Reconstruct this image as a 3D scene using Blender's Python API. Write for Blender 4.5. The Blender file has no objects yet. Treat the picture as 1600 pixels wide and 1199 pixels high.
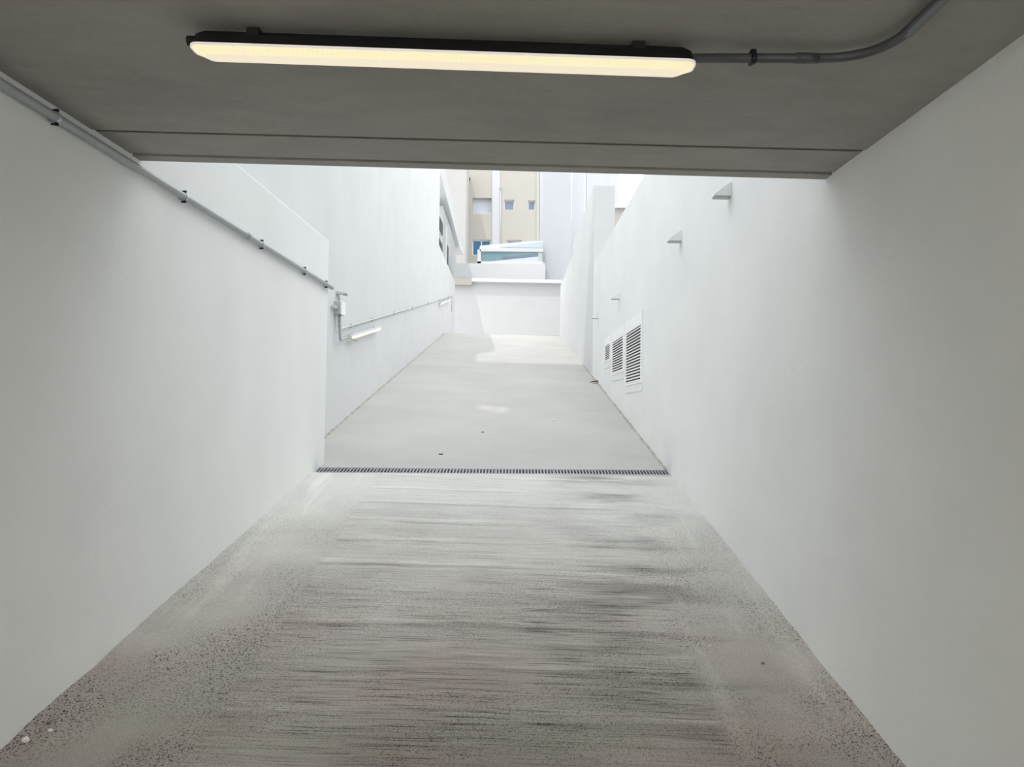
import bpy, bmesh, math, random
from mathutils import Vector, Matrix
random.seed(7)
S = bpy.context.scene
COL = S.collection
E = 1.61                      # eye height above the ramp; z below is measured from the eye, build() lifts it

# ------------------------------------------------------------------ camera
F = 1200.0
YAW, PITCH, ROLL = -0.0058, 0.0361, 0.0141
def cam_axes():
    cy, sy, cp, sp, cr, sr = math.cos(YAW), math.sin(YAW), math.cos(PITCH), math.sin(PITCH), math.cos(ROLL), math.sin(ROLL)
    fwd = Vector((sy*cp, cy*cp, sp)); r0 = Vector((cy, -sy, 0)); u0 = r0.cross(fwd)
    return cr*r0 + sr*u0, -sr*r0 + cr*u0, fwd
CR, CU, CF = cam_axes()
cd = bpy.data.cameras.new('camera'); cam = bpy.data.objects.new('camera', cd); COL.objects.link(cam)
cd.sensor_width = 36.0; cd.sensor_fit = 'HORIZONTAL'; cd.lens = F/1600*36.0; cd.clip_start = 0.02; cd.clip_end = 500
M = Matrix((CR, CU, -CF)).transposed().to_4x4(); M.translation = Vector((0, 0, E))
cam.matrix_world = M
S.camera = cam
def ray(px, py):
    return CF + CR*((px-800)/F) + CU*((599.5-py)/F)
def at(px, py, Y):            # the place at depth Y seen at that pixel of the photo (eye-relative z)
    d = ray(px, py); return d*(Y/d.y)

# ------------------------------------------------------------------ light
w = bpy.data.worlds.new('sky'); S.world = w; w.use_nodes = True
nt = w.node_tree; nt.nodes.clear()
out = nt.nodes.new('ShaderNodeOutputWorld'); bg = nt.nodes.new('ShaderNodeBackground')
tc = nt.nodes.new('ShaderNodeTexCoord'); sx = nt.nodes.new('ShaderNodeSeparateXYZ'); rp = nt.nodes.new('ShaderNodeValToRGB')
rp.color_ramp.elements[0].position = 0.0; rp.color_ramp.elements[0].color = (1.62, 1.65, 1.7, 1)
rp.color_ramp.elements[1].position = 0.75; rp.color_ramp.elements[1].color = (2.4, 2.44, 2.5, 1)
nt.links.new(tc.outputs['Generated'], sx.inputs[0]); nt.links.new(sx.outputs['Z'], rp.inputs[0])
nt.links.new(rp.outputs[0], bg.inputs['Color']); nt.links.new(bg.outputs[0], out.inputs[0])
bg.inputs['Strength'].default_value = 1.0
SUN_DIR = Vector((0.56, 1.0, -2.0))
sl = bpy.data.lights.new('sun', 'SUN'); sl.energy = 1.2; sl.angle = math.radians(0.6); sl.color = (1.0, 0.97, 0.9)
so = bpy.data.objects.new('sun', sl); COL.objects.link(so); so.location = (-6, -8, 25)
so.rotation_euler = SUN_DIR.to_track_quat('-Z', 'Y').to_euler()
S.view_settings.view_transform = 'Standard'; S.view_settings.look = 'None'
S.view_settings.gamma = 1.0; S.view_settings.use_curve_mapping = False
S.view_settings.exposure = 0.0
S.cycles.max_bounces = 16; S.cycles.diffuse_bounces = 12; S.cycles.use_denoising = True
S.cycles.sample_clamp_indirect = 6.0

# ------------------------------------------------------------------ materials
def mat(name, col, rough=0.7, metal=0.0, emit=None, estr=0.0, nscale=0, namp=0.0, bump=0.0, bscale=80, spec=0.3):
    m = bpy.data.materials.new(name); m.use_nodes = True
    n = m.node_tree; b = n.nodes['Principled BSDF']
    b.inputs['Base Color'].default_value = (*col, 1); b.inputs['Roughness'].default_value = rough
    b.inputs['Metallic'].default_value = metal; b.inputs['Specular IOR Level'].default_value = spec
    if emit: b.inputs['Emission Color'].default_value = (*emit, 1); b.inputs['Emission Strength'].default_value = estr
    g = n.nodes.new('ShaderNodeNewGeometry')
    if namp:
        t = n.nodes.new('ShaderNodeTexNoise'); t.inputs['Scale'].default_value = nscale; t.inputs['Detail'].default_value = 5
        n.links.new(g.outputs['Position'], t.inputs['Vector'])
        mr = n.nodes.new('ShaderNodeMapRange'); mr.inputs['From Min'].default_value = 0.3; mr.inputs['From Max'].default_value = 0.7
        mr.inputs['To Min'].default_value = 1-namp; mr.inputs['To Max'].default_value = 1+namp
        n.links.new(t.outputs['Fac'], mr.inputs['Value'])
        v = n.nodes.new('ShaderNodeVectorMath'); v.operation = 'SCALE'; v.inputs[0].default_value = col
        n.links.new(mr.outputs[0], v.inputs['Scale']); n.links.new(v.outputs[0], b.inputs['Base Color'])
    if bump:
        t2 = n.nodes.new('ShaderNodeTexNoise'); t2.inputs['Scale'].default_value = bscale; t2.inputs['Detail'].default_value = 6
        n.links.new(g.outputs['Position'], t2.inputs['Vector'])
        bp = n.nodes.new('ShaderNodeBump'); bp.inputs['Strength'].default_value = bump; bp.inputs['Distance'].default_value = 0.004
        n.links.new(t2.outputs['Fac'], bp.inputs['Height']); n.links.new(bp.outputs[0], b.inputs['Normal'])
    return m

class G:                      # tiny node-graph helper
    def __init__(s, m): s.t = m.node_tree; s.n = s.t.nodes; s.l = s.t.links
    def put(s, sock, v):
        if v is None: return
        if hasattr(v, 'is_output') or hasattr(v, 'links'): s.l.new(v, sock)
        else: sock.default_value = v
    def math(s, op, a, b=None, c=None, clamp=False):
        x = s.n.new('ShaderNodeMath'); x.operation = op; x.use_clamp = clamp
        for i, v in enumerate((a, b, c)): s.put(x.inputs[i], v)
        return x.outputs[0]
    def vec(s, x, y, z=0.0):
        c = s.n.new('ShaderNodeCombineXYZ')
        for i, v in enumerate((x, y, z)): s.put(c.inputs[i], v)
        return c.outputs[0]
    def noise(s, v, scale, detail=4, rough=0.55):
        t = s.n.new('ShaderNodeTexNoise'); s.put(t.inputs['Vector'], v)
        t.inputs['Scale'].default_value = scale; t.inputs['Detail'].default_value = detail; t.inputs['Roughness'].default_value = rough
        return t.outputs['Fac']
    def rng(s, v, a, b, c=0.0, d=1.0, smooth=True):
        m = s.n.new('ShaderNodeMapRange'); m.interpolation_type = 'SMOOTHSTEP' if smooth else 'LINEAR'
        s.put(m.inputs[0], v)
        for i, q in enumerate((a, b, c, d)): s.put(m.inputs[i+1], q)
        return m.outputs[0]
    def mix(s, f, a, b):
        m = s.n.new('ShaderNodeMix'); m.data_type = 'RGBA'
        s.put(m.inputs[0], f); s.put(m.inputs[6], a if hasattr(a, 'links') else (*a, 1)); s.put(m.inputs[7], b if hasattr(b, 'links') else (*b, 1))
        return m.outputs[2]

def ramp_material():
    m = bpy.data.materials.new('ramp_concrete'); m.use_nodes = True
    g = G(m); b = g.n['Principled BSDF']
    geo = g.n.new('ShaderNodeNewGeometry'); P = geo.outputs['Position']
    sp = g.n.new('ShaderNodeSeparateXYZ'); g.l.new(P, sp.inputs[0]); x, y = sp.outputs[0], sp.outputs[1]
    lower = g.rng(y, 6.2, 6.25, 1.0, 0.0)                        # the pour below the channel drain
    wob = g.math('MULTIPLY', g.math('SUBTRACT', g.noise(P, 2.2, 3), 0.5), 0.16)
    xw = g.math('ADD', x, wob)
    cl = g.rng(xw, -1.09, -1.04)
    re = g.math('MULTIPLY_ADD', y, 0.035, 0.62)
    cr = g.rng(g.math('SUBTRACT', xw, re), -0.03, 0.07, 1.0, 0.0)
    centre = g.math('MULTIPLY', cl, cr)
    # broom lines across the ramp
    ys = g.math('ADD', y, g.math('MULTIPLY', g.noise(g.vec(x, g.math('MULTIPLY', y, 0.2)), 1.3, 2), 0.05))
    fine = g.noise(g.vec(g.math('MULTIPLY', x, 2.2), g.math('MULTIPLY', ys, 105.0)), 1.0, 3, 0.6)
    mid = g.noise(g.vec(g.math('MULTIPLY', x, 0.7), g.math('MULTIPLY', ys, 22.0), 3.0), 1.0, 3, 0.6)
    band = g.noise(g.vec(g.math('MULTIPLY', x, 0.5), g.math('MULTIPLY', ys, 5.0), 7.0), 1.0, 2, 0.5)
    # pull marks of the straightedge: a pale lip and a dark foot about every third of a metre
    groove = g.rng(g.noise(g.vec(g.math('MULTIPLY', x, 3.2), g.math('MULTIPLY', ys, 150.0), 13.0), 1.0, 2, 0.5), 0.33, 0.45, 1.0, 0.0)
    groove = g.math('MULTIPLY', groove, g.rng(g.noise(g.vec(g.math('MULTIPLY', x, 1.3), g.math('MULTIPLY', y, 2.6), 17.0), 1.0, 3), 0.3, 0.62, 0.25, 1.0))
    groove = g.math('MULTIPLY', groove, g.rng(y, 2.8, 5.6, 1.0, 0.30))
    saw = g.math('FRACT', g.math('DIVIDE', g.math('ADD', ys, g.math('MULTIPLY', band, 0.12)), 0.36))
    lip = g.math('MULTIPLY', g.rng(saw, 0.0, 0.10), g.rng(saw, 0.10, 0.22, 1.0, 0.0))
    foot = g.math('MULTIPLY', g.rng(saw, 0.84, 0.97), g.rng(saw, 0.97, 1.0, 1.0, 0.0))
    brk = g.rng(g.noise(g.vec(g.math('MULTIPLY', x, 1.0), g.math('MULTIPLY', y, 3.0), 5.0), 1.0, 2), 0.4, 0.6)
    lip = g.math('MULTIPLY', lip, brk); foot = g.math('MULTIPLY', foot, brk)
    # pits
    pit1 = g.rng(g.noise(P, 150.0, 2, 0.5), 0.56, 0.63)
    pit2 = g.rng(g.noise(P, 80.0, 2, 0.5), 0.64, 0.69)
    pdens = g.math('MULTIPLY', g.rng(g.noise(P, 1.7, 3), 0.32, 0.6), g.rng(y, 3.2, 6.0, 1.0, 0.15))
    pits = g.math('MULTIPLY', g.math('MAXIMUM', pit1, pit2), pdens)
    pits = g.math('MULTIPLY', pits, g.math('MULTIPLY_ADD', lower, 0.9, 0.1))
    pits = g.math('MULTIPLY', pits, g.math('MULTIPLY_ADD', centre, -0.45, 1.0))
    grain = g.noise(P, 260.0, 2, 0.6)
    mott = g.noise(P, 1.1, 4, 0.6)
    hue = g.noise(g.vec(g.math('MULTIPLY', x, 1.2), g.math('MULTIPLY', y, 2.4), 2.0), 1.0, 3)
    # damp dirt streaks along the right edge of the broomed field
    dx = g.math('ABSOLUTE', g.math('SUBTRACT', x, g.math('SUBTRACT', re, 0.12)))
    streak = g.math('MULTIPLY', g.rng(dx, 0.05, 0.62, 1.0, 0.0),
                    g.rng(g.noise(g.vec(g.math('MULTIPLY', x, 1.0), g.math('MULTIPLY', y, 3.2), 11.0), 1.0, 4), 0.44, 0.66))
    streak = g.math('MULTIPLY', streak, lower)
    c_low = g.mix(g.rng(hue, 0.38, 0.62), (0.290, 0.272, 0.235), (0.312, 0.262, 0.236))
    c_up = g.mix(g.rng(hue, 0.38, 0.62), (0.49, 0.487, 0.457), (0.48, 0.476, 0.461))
    inner_tone = g.math('MULTIPLY', g.rng(g.math('ADD', y, g.math('MULTIPLY', mott, 1.6)), 2.6, 6.6, 1.0, 0.0), 1.0)  # concrete darkens from the drain down towards the garage
    c_low = g.mix(inner_tone, (0.62, 0.62, 0.585), c_low)
    c_low = g.mix(g.rng(y, -0.8, 2.1, 1.0, 0.0), c_low, (0.10, 0.094, 0.085))        # unseen floor deep inside, painted dark to dim light on the ceiling
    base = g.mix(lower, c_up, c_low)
    k = g.math('ADD', 1.0, g.math('MULTIPLY', g.math('SUBTRACT', mott, 0.5), 0.30))
    amp = g.math('MULTIPLY', centre, g.math('MULTIPLY_ADD', lower, 0.85, 0.15))
    ln = g.math('ADD', g.math('MULTIPLY', g.math('SUBTRACT', fine, 0.5), 1.0), g.math('MULTIPLY', g.math('SUBTRACT', mid, 0.5), 0.55))
    ln = g.math('ADD', ln, g.math('MULTIPLY', g.math('SUBTRACT', band, 0.5), 0.4))
    k = g.math('ADD', k, g.math('MULTIPLY', ln, g.math('MULTIPLY', amp, g.rng(y, 3.0, 6.0, 0.85, 0.38))))
    k = g.math('SUBTRACT', k, g.math('MULTIPLY', groove, g.math('MULTIPLY', amp, 0.72)))
    k = g.math('ADD', k, g.math('MULTIPLY', lip, g.math('MULTIPLY', amp, 0.13)))
    k = g.math('SUBTRACT', k, g.math('MULTIPLY', foot, g.math('MULTIPLY', amp, 0.22)))
    k = g.math('ADD', k, g.math('MULTIPLY', g.math('SUBTRACT', grain, 0.5), g.math('MULTIPLY_ADD', lower, 1.1, 0.15)))
    k = g.math('SUBTRACT', k, g.math('MULTIPLY', pits, 0.85))
    k = g.math('SUBTRACT', k, g.math('MULTIPLY', streak, 0.40))
    k = g.math('MAXIMUM', k, 0.08)
    # efflorescence on the smooth margins
    pale = g.math('MULTIPLY', g.rng(g.noise(g.vec(g.math('MULTIPLY', x, 7.0), g.math('MULTIPLY', y, 0.8), 4.0), 1.0, 4), 0.52, 0.72), g.math('MULTIPLY', lower, g.math('SUBTRACT', 1.0, centre)))
    k = g.math('ADD', k, g.math('MULTIPLY', pale, 0.16))
    v = g.n.new('ShaderNodeVectorMath'); v.operation = 'SCALE'; g.l.new(base, v.inputs[0]); g.put(v.inputs['Scale'], k)
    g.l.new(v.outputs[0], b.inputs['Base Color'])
    b.inputs['Roughness'].default_value = 0.9; b.inputs['Specular IOR Level'].default_value = 0.15
    h = g.math('ADD', g.math('MULTIPLY', g.math('ADD', fine, g.math('MULTIPLY', mid, 1.2)), g.math('MULTIPLY', amp, 0.7)), g.math('MULTIPLY', grain, 0.25))
    h = g.math('SUBTRACT', h, g.math('MULTIPLY', pits, 0.9))
    h = g.math('ADD', h, g.math('MULTIPLY', g.math('SUBTRACT', g.math('SUBTRACT', lip, foot), groove), g.math('MULTIPLY', amp, 0.8)))
    bp = g.n.new('ShaderNodeBump'); bp.inputs['Strength'].default_value = 0.5; bp.inputs['Distance'].default_value = 0.005
    g.l.new(h, bp.inputs['Height']); g.l.new(bp.outputs[0], b.inputs['Normal'])
    return m

def ceiling_material():
    m = bpy.data.materials.new('ceiling_concrete'); m.use_nodes = True
    g = G(m); b = g.n['Principled BSDF']
    geo = g.n.new('ShaderNodeNewGeometry'); P = geo.outputs['Position']
    sp = g.n.new('ShaderNodeSeparateXYZ'); g.l.new(P, sp.inputs[0]); x, y = sp.outputs[0], sp.outputs[1]
    a = g.noise(P, 1.4, 5, 0.6); c = g.noise(g.vec(g.math('MULTIPLY', x, 1.0), g.math('MULTIPLY', y, 3.0)), 4.0, 5, 0.65)
    fine = g.noise(P, 45.0, 4, 0.7)
    k = g.math('ADD', 1.0, g.math('MULTIPLY', g.math('SUBTRACT', a, 0.5), 0.45))
    k = g.math('ADD', k, g.math('MULTIPLY', g.math('SUBTRACT', c, 0.5), 0.30))
    k = g.math('ADD', k, g.math('MULTIPLY', g.math('SUBTRACT', fine, 0.5), 0.18))
    scuff = g.math('MULTIPLY', g.rng(g.noise(g.vec(g.math('MULTIPLY', x, 4.0), g.math('MULTIPLY', y, 22.0), 9.0), 1.0, 4), 0.66, 0.74), g.rng(a, 0.5, 0.62))
    k = g.math('SUBTRACT', k, g.math('MULTIPLY', scuff, 0.3))
    base = g.mix(g.rng(g.noise(P, 0.9, 3), 0.38, 0.62), (0.36, 0.356, 0.323), (0.36, 0.342, 0.323))
    v = g.n.new('ShaderNodeVectorMath'); v.operation = 'SCALE'; g.l.new(base, v.inputs[0]); g.put(v.inputs['Scale'], k)
    g.l.new(v.outputs[0], b.inputs['Base Color'])
    b.inputs['Roughness'].default_value = 0.75; b.inputs['Specular IOR Level'].default_value = 0.25
    bp = g.n.new('ShaderNodeBump'); bp.inputs['Strength'].default_value = 0.25; bp.inputs['Distance'].default_value = 0.004
    g.l.new(g.math('ADD', fine, c), bp.inputs['Height']); g.l.new(bp.outputs[0], b.inputs['Normal'])
    return m

def glass_mat(name, col, rough=0.05):
    m = mat(name, col, rough, 0.0, spec=0.9); return m

MT = dict(
    plaster=mat('white_plaster', (0.845, 0.86, 0.852), 0.85, nscale=1.6, namp=0.03, bump=0.22, bscale=70, spec=0.15),
    plaster_dimmed=mat('dimmed_white_plaster', (0.69, 0.702, 0.707), 0.85, nscale=1.6, namp=0.03, bump=0.22, bscale=70, spec=0.15),  # same white plaster, darkened to offset the strong light on these walls
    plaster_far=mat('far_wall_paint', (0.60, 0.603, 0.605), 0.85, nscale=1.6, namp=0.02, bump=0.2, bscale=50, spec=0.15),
    ramp=ramp_material(), ceiling=ceiling_material(),
    mortar=mat('mortar_fillet', (0.40, 0.39, 0.36), 0.95, nscale=14, namp=0.28, bump=0.9, bscale=60, spec=0.1),
    seam=mat('seam_shadow_gap', (0.10, 0.095, 0.085), 0.9, nscale=20, namp=0.3),
    pipe=mat('grey_pvc', (0.36, 0.385, 0.40), 0.38, nscale=20, namp=0.04, spec=0.5),
    pipe_shaded=mat('shaded_grey_pvc', (0.075, 0.08, 0.085), 0.4, nscale=20, namp=0.05, spec=0.5),  # grey pipe painted dark, as it looks against the light
    pipe_mid=mat('mid_grey_pvc', (0.17, 0.178, 0.185), 0.4, nscale=20, namp=0.05, spec=0.5),  # same pipe painted lighter where more light reaches it
    boxgrey=mat('box_grey', (0.50, 0.52, 0.52), 0.5, nscale=20, namp=0.03),
    pipe_pale=mat('pale_pvc', (0.58, 0.59, 0.60), 0.45, nscale=20, namp=0.03),
    steel=mat('zinc_clamp', (0.55, 0.58, 0.62), 0.35, 0.8, nscale=30, namp=0.1),
    screw=mat('dark_screw', (0.02, 0.022, 0.03), 0.5, 0.3, nscale=40, namp=0.1),
    lampbody=mat('shaded_lamp_housing', (0.012, 0.012, 0.014), 0.5, nscale=20, namp=0.1, spec=0.3),  # painted black for a housing seen against the light
    lampgrey=mat('grey_lamp_housing', (0.52, 0.53, 0.54), 0.5, nscale=20, namp=0.05),
    lamplip=mat('white_diffuser_rim', (0.8, 0.78, 0.76), 0.4, emit=(1.0, 0.92, 0.86), estr=0.45, nscale=20, namp=0.02),
    ventwhite=mat('white_enamel', (0.94, 0.945, 0.95), 0.45, nscale=8, namp=0.01, spec=0.4),
    ventshade=mat('painted_slot_shade', (0.07, 0.055, 0.05), 0.9, nscale=60, namp=0.3),
    sconce=mat('painted_sconce', (0.93, 0.94, 0.935), 0.8, nscale=6, namp=0.02),
    sconceglass=mat('sconce_lens', (0.42, 0.44, 0.44), 0.4, nscale=6, namp=0.02),
    iron=mat('galvanised_grate', (0.34, 0.355, 0.39), 0.45, 0.3, nscale=40, namp=0.15),
    black=mat('dark_void', (0.008, 0.008, 0.012), 0.9, nscale=20, namp=0.2),
    beige=mat('beige_render', (0.47, 0.45, 0.41), 0.9, nscale=1.2, namp=0.02, bump=0.1),
    cream=mat('cream_render', (0.49, 0.485, 0.468), 0.9, nscale=1.2, namp=0.02),
    coolwhite=mat('cool_white_render', (0.56, 0.575, 0.605), 0.9, nscale=0.8, namp=0.015),
    greyrender=mat('grey_render', (0.56, 0.58, 0.56), 0.9, nscale=0.9, namp=0.06),
    blueglass=glass_mat('blue_glass', (0.012, 0.13, 0.27)),
    greyblue=glass_mat('grey_blue_pane', (0.17, 0.22, 0.29), 0.2),
    paleblue=glass_mat('pale_pane', (0.62, 0.67, 0.74), 0.3),
    tealglass=glass_mat('teal_glass', (0.20, 0.33, 0.38), 0.06),
    skyglass=glass_mat('pale_teal_glass', (0.50, 0.62, 0.64), 0.12),
    frame=mat('white_frame', (0.74, 0.75, 0.76), 0.4, nscale=6, namp=0.01),
    darkopen=mat('dark_opening', (0.10, 0.105, 0.10), 0.8, nscale=3, namp=0.2),
    hedge=mat('grey_green_board', (0.30, 0.34, 0.28), 0.9, nscale=8, namp=0.25),
    leaf=mat('dry_leaf', (0.20, 0.17, 0.10), 0.8, nscale=60, namp=0.3),
    chip=mat('plaster_chip', (0.78, 0.77, 0.74), 0.9, nscale=60, namp=0.1),
    pebble=mat('grey_pebble', (0.22, 0.21, 0.19), 0.9, nscale=60, namp=0.2),
    road=mat('street_concrete', (0.55, 0.545, 0.52), 0.9, nscale=2, namp=0.05, bump=0.3),
    conc=mat('slab_concrete', (0.42, 0.42, 0.41), 0.9, nscale=3, namp=0.06),
)

def diffuser_material(name, strength, ca, cb, low, base=0.35):
    m = bpy.data.materials.new(name); m.use_nodes = True
    g = G(m); b = g.n['Principled BSDF']
    tcn = g.n.new('ShaderNodeTexCoord'); sp = g.n.new('ShaderNodeSeparateXYZ'); g.l.new(tcn.outputs['Object'], sp.inputs[0])
    led = g.math('SINE', g.math('MULTIPLY', sp.outputs[0], 2*math.pi/0.0135))
    f = g.math('MULTIPLY_ADD', led, 0.5, 0.5)
    b.inputs['Base Color'].default_value = (base, base*0.97, base*0.9, 1)
    ge = g.n.new('ShaderNodeNewGeometry'); sn = g.n.new('ShaderNodeSeparateXYZ'); g.l.new(ge.outputs['Normal'], sn.inputs[0])
    c = g.mix(g.rng(sn.outputs[2], -0.93, -0.97), g.mix(f, ca, cb), low)     # LED strip behind the flanks, plain floor of the lens
    g.l.new(c, b.inputs['Emission Color'])
    b.inputs['Emission Strength'].default_value = strength; b.inputs['Roughness'].default_value = 0.4
    return m
MT['diffuser'] = diffuser_material('lit_diffuser', 0.84, (1.0, 0.83, 0.43), (1.0, 0.95, 0.66), (0.92, 0.80, 0.60))
MT['diffuser_wall'] = diffuser_material('lit_diffuser_wall', 0.64, (1.0, 0.93, 0.76), (1.0, 0.93, 0.76), (1.0, 0.93, 0.76))
MT['diffuser_fill'] = diffuser_material('lit_diffuser_fill', 320.0, (1.0, 0.955, 0.86), (1.0, 0.955, 0.86), (1.0, 0.955, 0.86))

# ------------------------------------------------------------------ mesh helpers
def smooth_flag(bm, v):
    for f in bm.faces: f.smooth = v
def lift(bm): bmesh.ops.translate(bm, verts=bm.verts[:], vec=(0, 0, E))
ROOT = {}
def build(name, bm, m, parent=None, smooth=False, bevel=0.0, mats=None):
    bmesh.ops.remove_doubles(bm, verts=bm.verts[:], dist=1e-6)
    bmesh.ops.recalc_face_normals(bm, faces=bm.faces[:])
    lift(bm)
    if smooth: smooth_flag(bm, True)
    xs = [v.co for v in bm.verts]
    if parent is None:
        o0 = Vector(((min(c.x for c in xs)+max(c.x for c in xs))/2, (min(c.y for c in xs)+max(c.y for c in xs))/2, min(c.z for c in xs)))
    else: o0 = ROOT[parent.name]
    bmesh.ops.translate(bm, verts=bm.verts[:], vec=-o0)
    me = bpy.data.meshes.new(name); bm.to_mesh(me); bm.free()
    for q in ([m] + (mats or [])): me.materials.append(q)
    o = bpy.data.objects.new(name, me); COL.objects.link(o)
    if parent is None: o.location = o0
    else: o.parent = parent
    ROOT[o.name] = o0
    if bevel:
        b = o.modifiers.new('bevel', 'BEVEL'); b.width = bevel; b.segments = 2; b.limit_method = 'ANGLE'; b.angle_limit = math.radians(40)
    return o
def tag(o, label, cat, group=None, kind=None):
    if label: o['label'] = label
    if cat: o['category'] = cat
    if group: o['group'] = group
    if kind: o['kind'] = kind
    return o
def thing(name, label, cat, loc, group=None):
    o = bpy.data.objects.new(name, None); COL.objects.link(o); o.empty_display_size = 0.1
    p = Vector(loc) + Vector((0, 0, E)); o.location = p; ROOT[o.name] = p
    return tag(o, label, cat, group)
def struct(name, bm, m, label, cat, **k):
    return tag(build(name, bm, m, **k), label, cat, kind='structure')
def hexa(bm, p):              # 8 points: 4 below, 4 above, same order round
    v = [bm.verts.new(q) for q in p]
    for f in ((3, 2, 1, 0), (4, 5, 6, 7), (0, 1, 5, 4), (1, 2, 6, 5), (2, 3, 7, 6), (3, 0, 4, 7)): bm.faces.new([v[i] for i in f])
def box(bm, x0, x1, y0, y1, z0, z1):
    hexa(bm, [(x0, y0, z0), (x1, y0, z0), (x1, y1, z0), (x0, y1, z0), (x0, y0, z1), (x1, y0, z1), (x1, y1, z1), (x0, y1, z1)])
def B(*a):
    bm = bmesh.new(); box(bm, *a); return bm
def prism(bm, pts, vec):      # extrude a polygon along vec
    a = [bm.verts.new(p) for p in pts]; b = [bm.verts.new(Vector(p)+Vector(vec)) for p in pts]; n = len(pts)
    bm.faces.new(a); bm.faces.new(b[::-1])
    for i in range(n): bm.faces.new([a[i], b[i], b[(i+1) % n], a[(i+1) % n]])
def round_path(pts, r, n=8):  # polyline with rounded corners
    pts = [Vector(p) for p in pts]; o = [pts[0]]
    for i in range(1, len(pts)-1):
        a, b, c = pts[i-1], pts[i], pts[i+1]
        rr = min(r, (a-b).length*0.49, (c-b).length*0.49); p0 = b+(a-b).normalized()*rr; p1 = b+(c-b).normalized()*rr
        for k in range(n+1):
            t = k/n; o.append((1-t)**2*p0 + 2*t*(1-t)*b + t*t*p1)
    return o + [pts[-1]]
def tube(bm, pts, r, seg=14, caps=True):
    pts = [Vector(p) for p in pts]; rings = []
    up = Vector((0, 0, 1)); prev = None
    for i, p in enumerate(pts):
        d = (pts[min(i+1, len(pts)-1)] - pts[max(i-1, 0)]).normalized()
        if prev is None:
            u = d.cross(up) if abs(d.dot(up)) < 0.95 else d.cross(Vector((1, 0, 0)))
        else: u = prev - d*prev.dot(d)
        u.normalize(); prev = u; v = d.cross(u)
        rr = r[i] if isinstance(r, (list, tuple)) else r
        rings.append([bm.verts.new(p + u*math.cos(2*math.pi*k/seg)*rr + v*math.sin(2*math.pi*k/seg)*rr) for k in range(seg)])
    for a, b in zip(rings, rings[1:]):
        for k in range(seg): bm.faces.new([a[k], a[(k+1) % seg], b[(k+1) % seg], b[k]])
    if caps: bm.faces.new(rings[0]); bm.faces.new(rings[-1][::-1])
def T(pts, r, seg=14):
    bm = bmesh.new(); tube(bm, pts, r, seg); return bm

# ------------------------------------------------------------------ the place: lines found from the photo
def flz(x, y): return -E + 0.179*y - 0.0146*x           # the ramp
YC = 20.3                                               # its crest
ZC = flz(0, YC)
def xl(y): return -1.7169 + 0.0214*y                    # lower left wall
def xr(y): return 1.3229 - 0.0084*y                     # right wall
def xb(y): return -1.7691 - 0.0079*y                    # recessed left wall
def cz(x): return 1.0279 - 0.0222*x                     # ceiling
YB = -7.0                                               # end of the garage behind the camera
YE = 3.29                                               # front edge of the roof slab
YL = 6.37                                               # end of the lower left wall
def drain_y(x): return 6.06 + 0.083*(x + 1.53)          # front line of the channel drain
DW = 0.155

# floor -------------------------------------------------------------
def grid_floor(bm, y0f, y1f, nx, ny, zf, x0=-2.4, x1=1.75):
    V = [[None]*(nx+1) for _ in range(ny+1)]
    for j in range(ny+1):
        for i in range(nx+1):
            x = x0 + (x1-x0)*i/nx; y = y0f(x) + (y1f(x)-y0f(x))*j/ny
            V[j][i] = bm.verts.new((x, y, zf(x, y)))
    for j in range(ny):
        for i in range(nx): bm.faces.new([V[j][i], V[j][i+1], V[j+1][i+1], V[j+1][i]])
bm = bmesh.new()
grid_floor(bm, lambda x: YB-0.2, drain_y, 8, 40, flz)
grid_floor(bm, lambda x: drain_y(x)+DW, lambda x: YC, 8, 40, flz)
for f in bm.faces: f.smooth = False
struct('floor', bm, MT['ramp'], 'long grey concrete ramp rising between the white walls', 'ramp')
bm = bmesh.new()
v = [bm.verts.new(p) for p in ((-30, YC, ZC), (30, YC, ZC), (30, 48, ZC+0.1), (-30, 48, ZC+0.1))]; bm.faces.new(v)
ex = bmesh.ops.extrude_face_region(bm, geom=bm.faces[:]); bmesh.ops.translate(bm, verts=[q for q in ex['geom'] if isinstance(q, bmesh.types.BMVert)], vec=(0, 0, -0.3))
struct('floor_2', bm, MT['road'], 'flat concrete yard beyond the top of the ramp', 'ground')

# lower left wall (a thick block that ends past the drain) -----------
def wall_poly(face, back, prof):  # prof: (y, ztop) steps; wall between face(y) and back(y), from below the ramp
    bm = bmesh.new()
    ys = [p for p in prof]
    for (y0, t0), (y1, t1) in zip(ys[::2], ys[1::2]):
        zb0, zb1 = min(flz(0, y0), ZC)-0.6, min(flz(0, y1), ZC)-0.6
        hexa(bm, [(face(y0), y0, zb0), (face(y1), y1, zb1), (back(y1), y1, zb1), (back(y0), y0, zb0),
                  (face(y0), y0, t0), (face(y1), y1, t1), (back(y1), y1, t1), (back(y0), y0, t0)])
    return bm
struct('wall_left', wall_poly(xl, lambda y: -2.35 if y < 3.3 else -2.35, [(YB, 1.402), (YL, 1.402)]), MT['plaster'],
       'lower white plaster wall on the left carrying the conduit', 'wall', bevel=0.012)
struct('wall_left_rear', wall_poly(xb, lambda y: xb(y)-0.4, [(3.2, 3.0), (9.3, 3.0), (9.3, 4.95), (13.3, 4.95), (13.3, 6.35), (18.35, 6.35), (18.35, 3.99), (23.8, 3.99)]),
       MT['plaster_dimmed'], 'tall white plaster wall set back behind the lower left wall', 'wall')
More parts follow.
